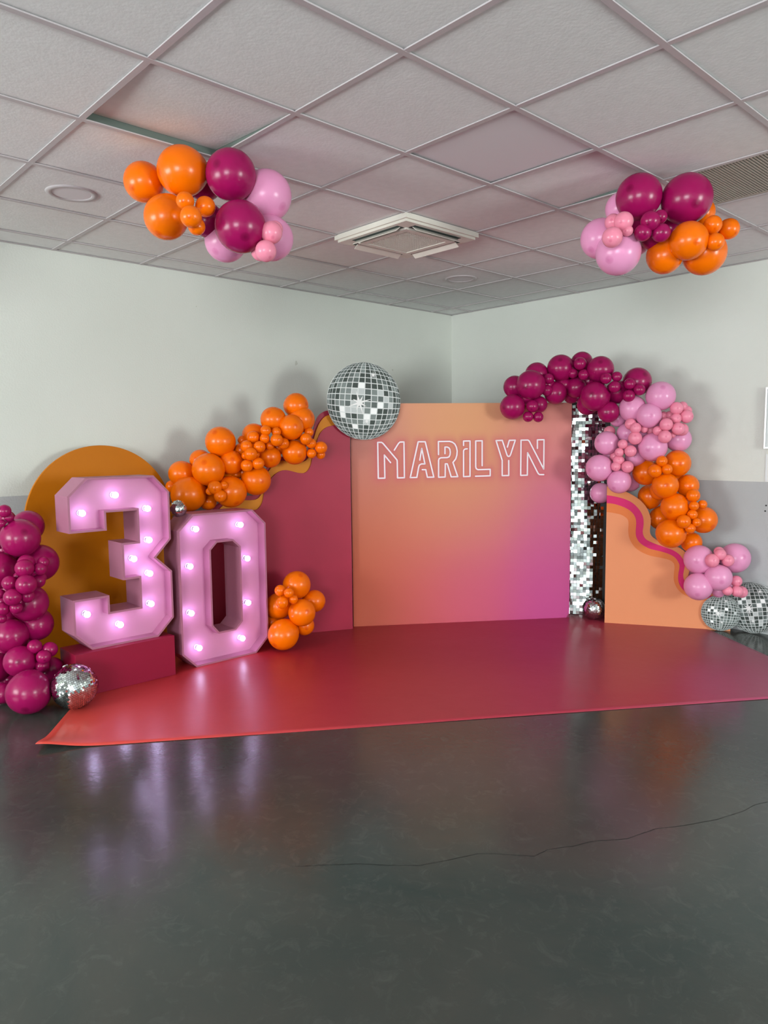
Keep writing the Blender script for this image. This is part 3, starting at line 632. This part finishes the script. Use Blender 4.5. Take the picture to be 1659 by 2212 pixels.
# ------------------------------------------------------------------ main backdrop with printed name
BW, BH = 1.775, 1.752
fm = frame_fn(.763, -2.022, .583, .813)
bd = empty('backdrop_panel', (.763, -2.022, 0), 'square fabric backdrop with orange to purple gradient and outlined name lettering', 'backdrop')
inv = Matrix.Translation((-.763, 2.022, 0))
def rel(fn, o): return lambda s, z, d: fn(s, z, d) - Vector(o.location)
fr = rel(fm, bd)
MB().prism([(0, 0.004), (BW, 0.004), (BW, BH), (0, BH)], fr, -.05, -.004).obj('frame', MAT['fabric_side'], bd)
segs = []
for nm, pl in LETTERS:
    segs += [(pl[i], pl[i + 1]) for i in range(len(pl) - 1)]
def seg_dist(p, z):
    best = 9
    for (a, b) in segs:
        vx, vy = b[0] - a[0], b[1] - a[1]; L = vx * vx + vy * vy
        t = max(0, min(1, ((p - a[0]) * vx + (z - a[1]) * vy) / L)) if L else 0
        d = (p - a[0] - vx * t) ** 2 + (z - a[1] - vy * t) ** 2
        if d < best: best = d
    return math.sqrt(best)
smin = min(p[0] for _, l in LETTERS for p in l) - .08; smax = max(p[0] for _, l in LETTERS for p in l) + .08
zmin = min(p[1] for _, l in LETTERS for p in l) - .08; zmax = max(p[1] for _, l in LETTERS for p in l) + .08
def axis(lo, hi, a, b, fine, coarse):
    pts = []; x = lo
    while x < hi - 1e-6:
        pts.append(x); x += fine if a <= x <= b else coarse
    pts.append(hi); return pts
sx_ = axis(0, BW, smin, smax, .0075, .04); zx_ = axis(.004, BH, zmin, zmax, .0075, .04)
vv, cc, ff = [], [], []
hal = [v * GAIN for v in lin((196, 98, 108))]
for z in zx_:
    for s in sx_:
        ed = min(s, BW - s, z - .004, BH - z); d = 0.0 if ed > .02 else -.004 * (1 - ed / .02) ** 2
        vv.append(fr(s, z, d))
        c = blend(PRINT_CTL, s, z, .24, GAIN)
        if smin < s < smax and zmin < z < zmax:
            k = seg_dist(s, z); a = min(.85, .45 * math.exp(-(k / .012) ** 2) + .45 * math.exp(-(k / .045) ** 2))
            c = [c[q] * (1 - a) + hal[q] * a for q in range(3)]
        cc.append(c)
W_ = len(sx_)
for j in range(len(zx_) - 1):
    for i in range(W_ - 1): ff.append((j * W_ + i, j * W_ + i + 1, (j + 1) * W_ + i + 1, (j + 1) * W_ + i))
pf = mesh_obj('printed_fabric', vv, ff, MAT['fabric_print'], bd, smooth=True); set_print(pf, cc)
for nm, pl in LETTERS:
    mb = MB(); hw = .0054
    for i in range(len(pl) - 1):
        a, b = Vector(pl[i]), Vector(pl[i + 1]); d = (b - a).normalized(); n = Vector((-d.y, d.x)) * hw
        mb.prism([tuple(a - n), tuple(b - n), tuple(b + n), tuple(a + n)], fr, .0002, .0022)
    for p in pl:
        mb.prism([(p[0] + hw * math.cos(k * math.pi / 5), p[1] + hw * math.sin(k * math.pi / 5)) for k in range(10)], fr, .0002, .0021)
    tag(mb.obj('letter', MAT['letter'], bd), 'white outline letter ' + nm)

# ------------------------------------------------------------------ sequin wall beside the backdrop
fq = frame_fn(1.6953, -.5084, .83511, .55008)
sq = empty('sequin_panel', tuple(fq(0, 0, 0)), 'tall silver shimmer wall of small square mirror sequins', 'shimmer wall')
fs = rel(fq, sq); S0, S1 = 0.0, .350
MB().prism([(S0, 0), (S1, 0), (S1, 1.76), (S0, 1.76)], fs, -.030, -.012).obj('backing_board', MAT['dark'], sq)
MB().prism([(S1 - .016, 0), (S1, 0), (S1, 1.76), (S1 - .016, 1.76)], fs, -.012, .004).obj('edge_strip', MAT['dark'], sq)
mb = MB(); PIT = .0258
ncol = int((S1 - .016 - S0) / PIT); nrow = int(1.745 / PIT)
for i in range(ncol):
    for j in range(nrow):
        if rnd.random() < .012: continue
        s = S0 + (i + .5) * PIT; z = .008 + (j + .5) * PIT; h = PIT * .475
        q = min(1, max(0, (i - 5.5 - 1.5 * math.sin(j * .11)) / 2.0))           # right columns turned to mirror darker surroundings, an added bend
        tilt = rnd.gauss(-.01 - .085 * (1.65 - z), .10); yaw = rnd.gauss(.02, .09) - .30 * q * rnd.uniform(.6, 1.2)
        i0 = len(mb.v)
        for a, b in ((-h, -h), (h, -h), (h, h), (-h, h)):
            mb.v.append(fs(s + a, z + b, -.004 - (h - b) * math.tan(tilt) + a * math.tan(yaw)))
        mb.f.append((i0, i0 + 1, i0 + 2, i0 + 3))
tag(mb.obj('mirror_sequins', MAT['sequin'], sq, fix=False), kind='stuff')

# ------------------------------------------------------------------ wavy boards
def board(name, curve, s_left, s_right, fn, a, b, mat, parent, closed_left=True):
    pts = smooth_curve(curve)
    ends = [(s_right, 0), (s_left, 0)]
    if pts[-1][0] < pts[0][0]: ends.reverse()
    return MB().prism(pts + ends, fn, a, b).obj(name, mat, parent)
wv = empty('wave_panel', (2.093, -.527, 0), 'low peach wavy-edged board with a fuchsia stripe beside the sequin wall', 'wavy board')
fw = rel(frame_fn(2.093, -.527, .874, .486), wv)
for nm, crv, a, b, mt in (('board', WAVE_OUTER, -.022, 0, 'tan'), ('fuchsia_stripe', WAVE_MAG, .0002, .0016, 'fuchsia'), ('orange_stripe', WAVE_DARK, .0018, .0030, 'tangerine'), ('peach_field', WAVE_PEACH, .0032, .0044, 'peach')):
    sl = crv[0][0]; board(nm, [[-.004, crv[0][1]]] + crv[1:] if nm != 'board' else [[-.004, crv[0][1]]] + crv[1:], -.004, crv[-1][0], fw, a, b, MAT[mt], wv)
pv = empty('wave_panel', (.620, -2.476, 0), 'tall burgundy wavy-edged board with a mustard edge behind the number zero', 'wavy board')
fp = rel(frame_fn(.620, -2.476, .416, .909), pv)
for nm, crv, a, b, mt in (('back_board', PURP_BACK, -.050, -.030, 'burgundy'), ('mustard_board', PURP_MUSTARD, -.029, -.012, 'mustard_wave'), ('front_board', PURP_FRONT, -.011, 0, 'burgundy')):
    board(nm, [[.449, crv[0][1]]] + crv[1:], crv[-1][0], .449, fp, a, b, MAT[mt], pv)

# mustard arch against the left wall
pts = [(-.505, 0), (.505, 0)] + [(.505 * math.cos(math.pi * k / 48), .948 + .505 * math.sin(math.pi * k / 48)) for k in range(49)]
ar = MB().prism(pts, lambda s, z, d: Vector((d, s, z)), -.022, 0).obj('arch_panel', MAT['mustard'], loc=(.16, -3.725, 0), bevel=.002)
tag(ar, 'mustard yellow round-topped arch board standing behind the number three', 'arch board')

# ------------------------------------------------------------------ plinth and light-up numbers
tag(MB().box(-.12, .12, -.3075, .3075, 0, .252).obj('plinth', MAT['plinth'], loc=(.755, -3.9075, .0045), bevel=.002), 'raspberry red rectangular plinth under the number three', 'plinth')

def inset(poly, t):
    n = len(poly); out = []
    area = sum(poly[i][0] * poly[(i + 1) % n][1] - poly[(i + 1) % n][0] * poly[i][1] for i in range(n))
    sg = 1 if area > 0 else -1
    for i in range(n):
        p0, p1, p2 = Vector(poly[i - 1]), Vector(poly[i]), Vector(poly[(i + 1) % n])
        d1, d2 = (p1 - p0).normalized(), (p2 - p1).normalized()
        n1, n2 = Vector((-d1.y, d1.x)) * sg, Vector((-d2.y, d2.x)) * sg
        b = (n1 + n2); b = b / max(.2, b.dot(n1)) if b.length > 1e-6 else n1
        out.append(tuple(p1 + b * t))
    return out
def shell(mb, poly, inner, depth, rec):
    """wall of a hollow letter: outside, front rim, inside down to the recessed face"""
    n = len(poly); i = len(mb.v)
    for pts, x in ((poly, -depth), (poly, 0), (inner, 0), (inner, -rec)):
        mb.v += [Vector((x, s, z)) for s, z in pts]
    for r in range(3):
        for k in range(n):
            mb.f.append((i + r * n + k, i + r * n + (k + 1) % n, i + (r + 1) * n + (k + 1) % n, i + (r + 1) * n + k))
def fill(outer, holes, x, name, mat, parent, thick=.004):
    bm = bmesh.new(); es = []
    for loop in [outer] + holes:
        vs = [bm.verts.new((x, s, z)) for s, z in loop]
        es += [bm.edges.new((vs[k], vs[(k + 1) % len(vs)])) for k in range(len(vs))]
    bmesh.ops.triangle_fill(bm, use_beauty=True, use_dissolve=False, edges=es, normal=(1, 0, 0))
    for f in bm.faces:
        if f.normal.x < 0: f.normal_flip()
    me = bpy.data.meshes.new(name); bm.to_mesh(me); bm.free(); me.materials.append(mat)
    o = bpy.data.objects.new(name, me); COL.objects.link(o); o.parent = parent
    return o
def number(loc, outer, holes, bulbs, label):
    DEP, REC, TH = .200, .080, .012
    t = empty('marquee_number', loc, label, 'light-up number', 'light-up marquee numbers')
    mb = MB(); inn = inset(outer, TH); shell(mb, outer, inn, DEP, REC)
    hin = []
    for h in holes:
        hi = inset(h, -TH); hin.append(hi); shell(mb, h, hi, DEP, REC)
    mb.obj('shell', MAT['num_pink'], t, fix=True)
    fill(inn, hin, -REC, 'face_panel', MAT['num_face'], t)
    fill(outer, holes, -DEP, 'back_panel', MAT['num_pink'], t)
    for s, z in bulbs:
        M = Matrix.Translation((-REC, s, z)) @ Matrix.Rotation(math.pi / 2, 4, 'Y')
        so = MB().lathe([(0, 0), (.019, 0), (.019, .004), (.013, .007), (.012, .028), (0, .028)], 20, M).obj('socket', MAT['socket'], t)
        prof = [(.019 * math.sin(a), .042 - .019 * math.cos(a)) for a in [math.pi * k / 8 for k in range(9)]]
        MB().lathe(prof, 12, M).obj('bulb', MAT['bulb'], so, True)
    return t
K = 1.0416
T3 = [(.005, .969), (-.096, .872), (-.096, .668), (.113, .668), (.113, .770), (.295, .770), (.295, .587), (.196, .587), (.196, .371), (.293, .371), (.293, .199), (.110, .199), (.110, .296), (-.096, .296), (-.096, .096), (0, 0), (.397, 0), (.5, .101), (.5, .388), (.402, .481), (.5, .582), (.5, .869), (.405, .969)]
T3 = [(s * K, z * K) for s, z in T3]
number((.828, -4.096, .2566), T3, [], [(s, z - .2566) for s, z in BULBS3], 'pale pink light-up number three with white bulbs standing on a plinth')
T0 = [(.008, 1.003), (-.1, .903), (-.1, .1), (0, 0), (.456, 0), (.56, .095), (.56, .902), (.455, 1.003)]
H0 = [(.178, .802), (.13, .757), (.13, .255), (.173, .204), (.296, .204), (.345, .25), (.345, .755), (.295, .802)]
number((.835, -3.431, .0045), T0, [H0], [(s, z - .0045) for s, z in BULBS0], 'pale pink light-up number zero with white bulbs standing on the floor mat')

# ------------------------------------------------------------------ printed disco-ball cut-outs
def cutout(name, loc, angle, r, label, roll, tilt=0.0, seed=1, nlat=26, nlon=46):
    """flat round board printed with a mirror ball; local x right, z up, front towards -y"""
    rg = random.Random(seed)
    t = empty(name, loc, label, 'disco cut-out', 'printed disco ball cut-outs', rotz=angle)
    M = Matrix.Translation((0, 0, r)) @ Matrix.Rotation(-tilt, 4, 'X')
    M = Matrix.Rotation(-tilt, 4, 'X') @ Matrix.Translation((0, 0, r))
    ci = [(r * math.cos(2 * math.pi * k / 72), r * math.sin(2 * math.pi * k / 72)) for k in range(72)]
    MB().prism(ci, lambda s, z, d: M @ Vector((s, -d, z)), -.006, .006).obj('board', MAT['disc_white'], t)
    D = 3.2; lim = math.acos(1 / D); rim = math.sin(lim) / (D - math.cos(lim))
    roll_m = Matrix.Rotation(roll, 3, 'Z')
    pal = [(52, 62, 58)] * 7 + [(84, 94, 92)] * 5 + [(116, 126, 124)] * 6 + [(182, 188, 188)] * 2 + [(236, 240, 240)] * 3
    vs, fs_, cs = [], [], []
    def proj(la, lo):
        x, y, z = math.cos(la) * math.sin(lo), math.sin(la), math.cos(la) * math.cos(lo)
        vis = z > 1 / D + .01
        k = 1 / (D - z) / rim
        q = roll_m @ Vector((x * k, y * k, 0)); return (q.x * r, q.y * r), vis
    for i in range(nlat):
        for j in range(nlon):
            la0, la1 = -math.pi / 2 + math.pi * (i + .07) / nlat, -math.pi / 2 + math.pi * (i + .93) / nlat
            lo0, lo1 = 2 * math.pi * (j + .07) / nlon - math.pi, 2 * math.pi * (j + .93) / nlon - math.pi
            qs = [proj(la0, lo0), proj(la0, lo1), proj(la1, lo1), proj(la1, lo0)]
            if not all(v for _, v in qs): continue
            rad = max(math.hypot(*p) for p, _ in qs) / r
            c = rg.choice(pal if rad < .8 else pal[:14]); i0 = len(vs)
            for p, _ in qs: vs.append(M @ Vector((p[0], -.0066, p[1]))); cs.append([v * 1.2 for v in lin(c)])
            fs_.append((i0, i0 + 1, i0 + 2, i0 + 3))
    o = mesh_obj('mirror_tile_print', vs, fs_, MAT['tileprint'], t); set_print(o, cs); tag(o, kind='stuff')
    for sx, sz, sr, n in ((-.13, -.04, .34, 8), (.25, .68, .13, 10), (.85, -.24, .15, 9), (.06, -.52, .13, 8)):
        pts = []
        for k in range(2 * n):
            a = math.pi * k / n + .3; q = (sr * (1 if k % 4 == 0 else .62) if k % 2 == 0 else sr * .2)
            pts.append(((sx + q * math.cos(a)) * r, (sz + q * math.sin(a)) * r))
        if all(math.hypot(*p) < .99 * r for p in pts):
            MB().prism(pts, lambda s, z, d: M @ Vector((s, -d, z)), .0068, .0074).obj('sparkle_print', MAT['star_white'], t)
    return t
# front normal of a cut-out is its local -y turned by the angle
def ang(nx, ny): return math.atan2(nx, -ny)
a_ = frame_fn(.620, -2.476, .416, .909)(.556, 1.4735, .03)
cutout('disco_cutout', tuple(a_), ang(.909, -.416), .291, 'large printed disco ball cut-out fixed at the top corner of the gradient backdrop', math.radians(-3))
a_ = frame_fn(2.093, -.527, .874, .486)(.836, .003, .022)
cutout('disco_cutout', tuple(a_), ang(.486, -.874), .137, 'small printed disco ball cut-out on the floor at the end of the peach board', math.radians(-4), .03, seed=5)
cutout('disco_cutout', (3.025, -.048, .003), 0.0, .190, 'printed disco ball cut-out on the floor leaning on the right wall', math.radians(12), .05, seed=9)

# ------------------------------------------------------------------ mirror balls
def mirror_ball(loc, r, axis, label, rows, seed):
    rg = random.Random(seed)
    t = empty('mirror_ball', loc, label, 'mirror ball', 'silver mirror balls')
    Q = Vector(axis).to_track_quat('Z', 'Y').to_matrix()
    mb = MB().lathe([(r * .985 * math.sin(math.pi * k / 16), -r * .985 * math.cos(math.pi * k / 16)) for k in range(17)], 32)
    mb.v = [Q @ v for v in mb.v]; mb.obj('core', MAT['core'], t, True)
    mb = MB(); mb.lathe([(0, r * 1.04), (r * .12, r * 1.04), (r * .14, r * .98)], 16); mb.v = [Q @ v for v in mb.v]; mb.obj('cap', MAT['alu'], t)
    mb = MB()
    for i in range(rows):
        la = -math.pi / 2 + math.pi * (i + .5) / rows; n = max(6, int(2 * rows * math.cos(la)))
        hh = math.pi * r / rows * .44
        for j in range(n):
            lo = 2 * math.pi * (j + .5 * (i % 2) * 0) / n
            nrm = Vector((math.cos(la) * math.cos(lo), math.cos(la) * math.sin(lo), math.sin(la)))
            e = Vector((-math.sin(lo), math.cos(lo), 0)); u = nrm.cross(e)
            ww = math.pi * r * math.cos(la) / n * .89
            j1, j2 = rg.gauss(0, .05), rg.gauss(0, .05); i0 = len(mb.v)
            for a, b in ((-1, -1), (1, -1), (1, 1), (-1, 1)):
                mb.v.append(Q @ (nrm * (r * (1 + a * j1 * .06 + b * j2 * .06)) + e * (a * ww) + u * (b * hh)))
            mb.f.append((i0, i0 + 1, i0 + 2, i0 + 3))
    tag(mb.obj('mirror_facets', MAT['mirror'], t, fix=False), kind='stuff')
    return t
mirror_ball((1.022, -4.278, .1275), .123, (-.45, -.2, .85), 'silver mirror ball on the floor in front of the raspberry plinth', 34, 3)
mirror_ball((.75, -3.478, 1.043), .0550, (.3, -.1, .95), 'tiny silver mirror ball on the shoulder of the number zero', 22, 4)
mirror_ball((1.970, -.489, .0945), .090, (.2, -.2, .95), 'small silver mirror ball at the foot of the sequin wall', 28, 5)

# ------------------------------------------------------------------ balloons
def balloon_mesh():
    prof = []; n = 20
    for k in range(n + 1):
        a = math.pi * k / n
        r, z = math.sin(a), math.cos(a)
        if z < 0: z *= 1.0 + .13 * z * z; r *= 1 - .05 * (z * z)
        prof.append((max(r, 0), z))
    prof = prof[:-1] + [(.05, -1.135), (.035, -1.16), (.06, -1.19), (.075, -1.22), (.0, -1.215)]
    return MB().lathe([(r, z) for r, z in prof[::-1]], 32)
bmb = balloon_mesh()
B_ME = {}
for cname, mt in BAL.items():
    o = bmb.obj('balloon', mt, None, True)
    B_ME[cname] = o.data; bpy.data.objects.remove(o)
def balloons(name, loc, label, cat, lst, core, group, mixed=False, seed=1):
    rg = random.Random(seed)
    t = empty(name, loc, label, cat, group)
    for x, y, z, r, c in lst:
        o = bpy.data.objects.new('balloon', B_ME[c]); COL.objects.link(o); o.parent = t
        p = Vector((x, y, z)); o.location = p - Vector(loc)
        out = p - core(p); out += Vector((rg.uniform(-.08, .08), rg.uniform(-.08, .08), rg.uniform(-.08, .08)))
        o.rotation_euler = out.to_track_quat('Z', 'Y').to_euler()
        e = rg.uniform(.97, 1.03); o.scale = (r, r, r * e)
        if mixed: o['label'] = {'orange': 'orange balloon', 'magenta': 'magenta balloon', 'pink': 'lilac pink balloon', 'rose': 'small rose pink balloon'}[c]
    return t
def spine(lst, back):
    big = [Vector(q[:3]) for q in lst if q[3] > .065]
    def f(p):
        w = [(math.exp(-((b - p).length / .22) ** 2), b) for b in big]; s = sum(k for k, _ in w) or 1
        c = Vector((0, 0, 0))
        for k, b in w: c += b * k
        return c / s + Vector(back)
    return f
def base(lst, z=None):
    n = len(lst); return (sum(q[0] for q in lst) / n, sum(q[1] for q in lst) / n, min(q[2] - q[3] for q in lst) if z is None else z)
balloons('balloon_garland', base(GARLAND_LEFT), 'orange balloon garland climbing the wavy top of the burgundy board', 'balloon garland', GARLAND_LEFT, spine(GARLAND_LEFT, (-.10, .06, 0)), 'balloon garlands', seed=2)
balloons('balloon_garland', base(GARLAND_RIGHT), 'arched garland of magenta, pink and orange balloons over the right side', 'balloon garland', GARLAND_RIGHT, spine(GARLAND_RIGHT, (-.04, .12, 0)), 'balloon garlands', True, seed=3)
balloons('balloon_column', base(COLUMN_LEFT, 0), 'column of magenta balloons at the left edge beside the mustard arch', 'balloon column', COLUMN_LEFT, spine(COLUMN_LEFT, (-.1, .05, 0)), None, seed=4)
balloons('balloon_cluster', base(CLUSTER_FLOOR, 0.0045), 'cluster of orange balloons on the floor mat beside the number zero', 'balloon cluster', CLUSTER_FLOOR, spine(CLUSTER_FLOOR, (-.12, .06, 0)), 'balloon clusters', seed=5)
balloons('balloon_cluster', base(CLUSTER_CEILING_A, RZ), 'ceiling balloon cluster, orange at left, magenta, then pink at right', 'balloon cluster', CLUSTER_CEILING_A, spine(CLUSTER_CEILING_A, (-.06, .06, .08)), 'balloon clusters', True, seed=6)
balloons('balloon_cluster', base(CLUSTER_CEILING_B, RZ), 'ceiling balloon cluster, pink at left, magenta, then orange at right', 'balloon cluster', CLUSTER_CEILING_B, spine(CLUSTER_CEILING_B, (-.04, .08, .08)), 'balloon clusters', True, seed=7)
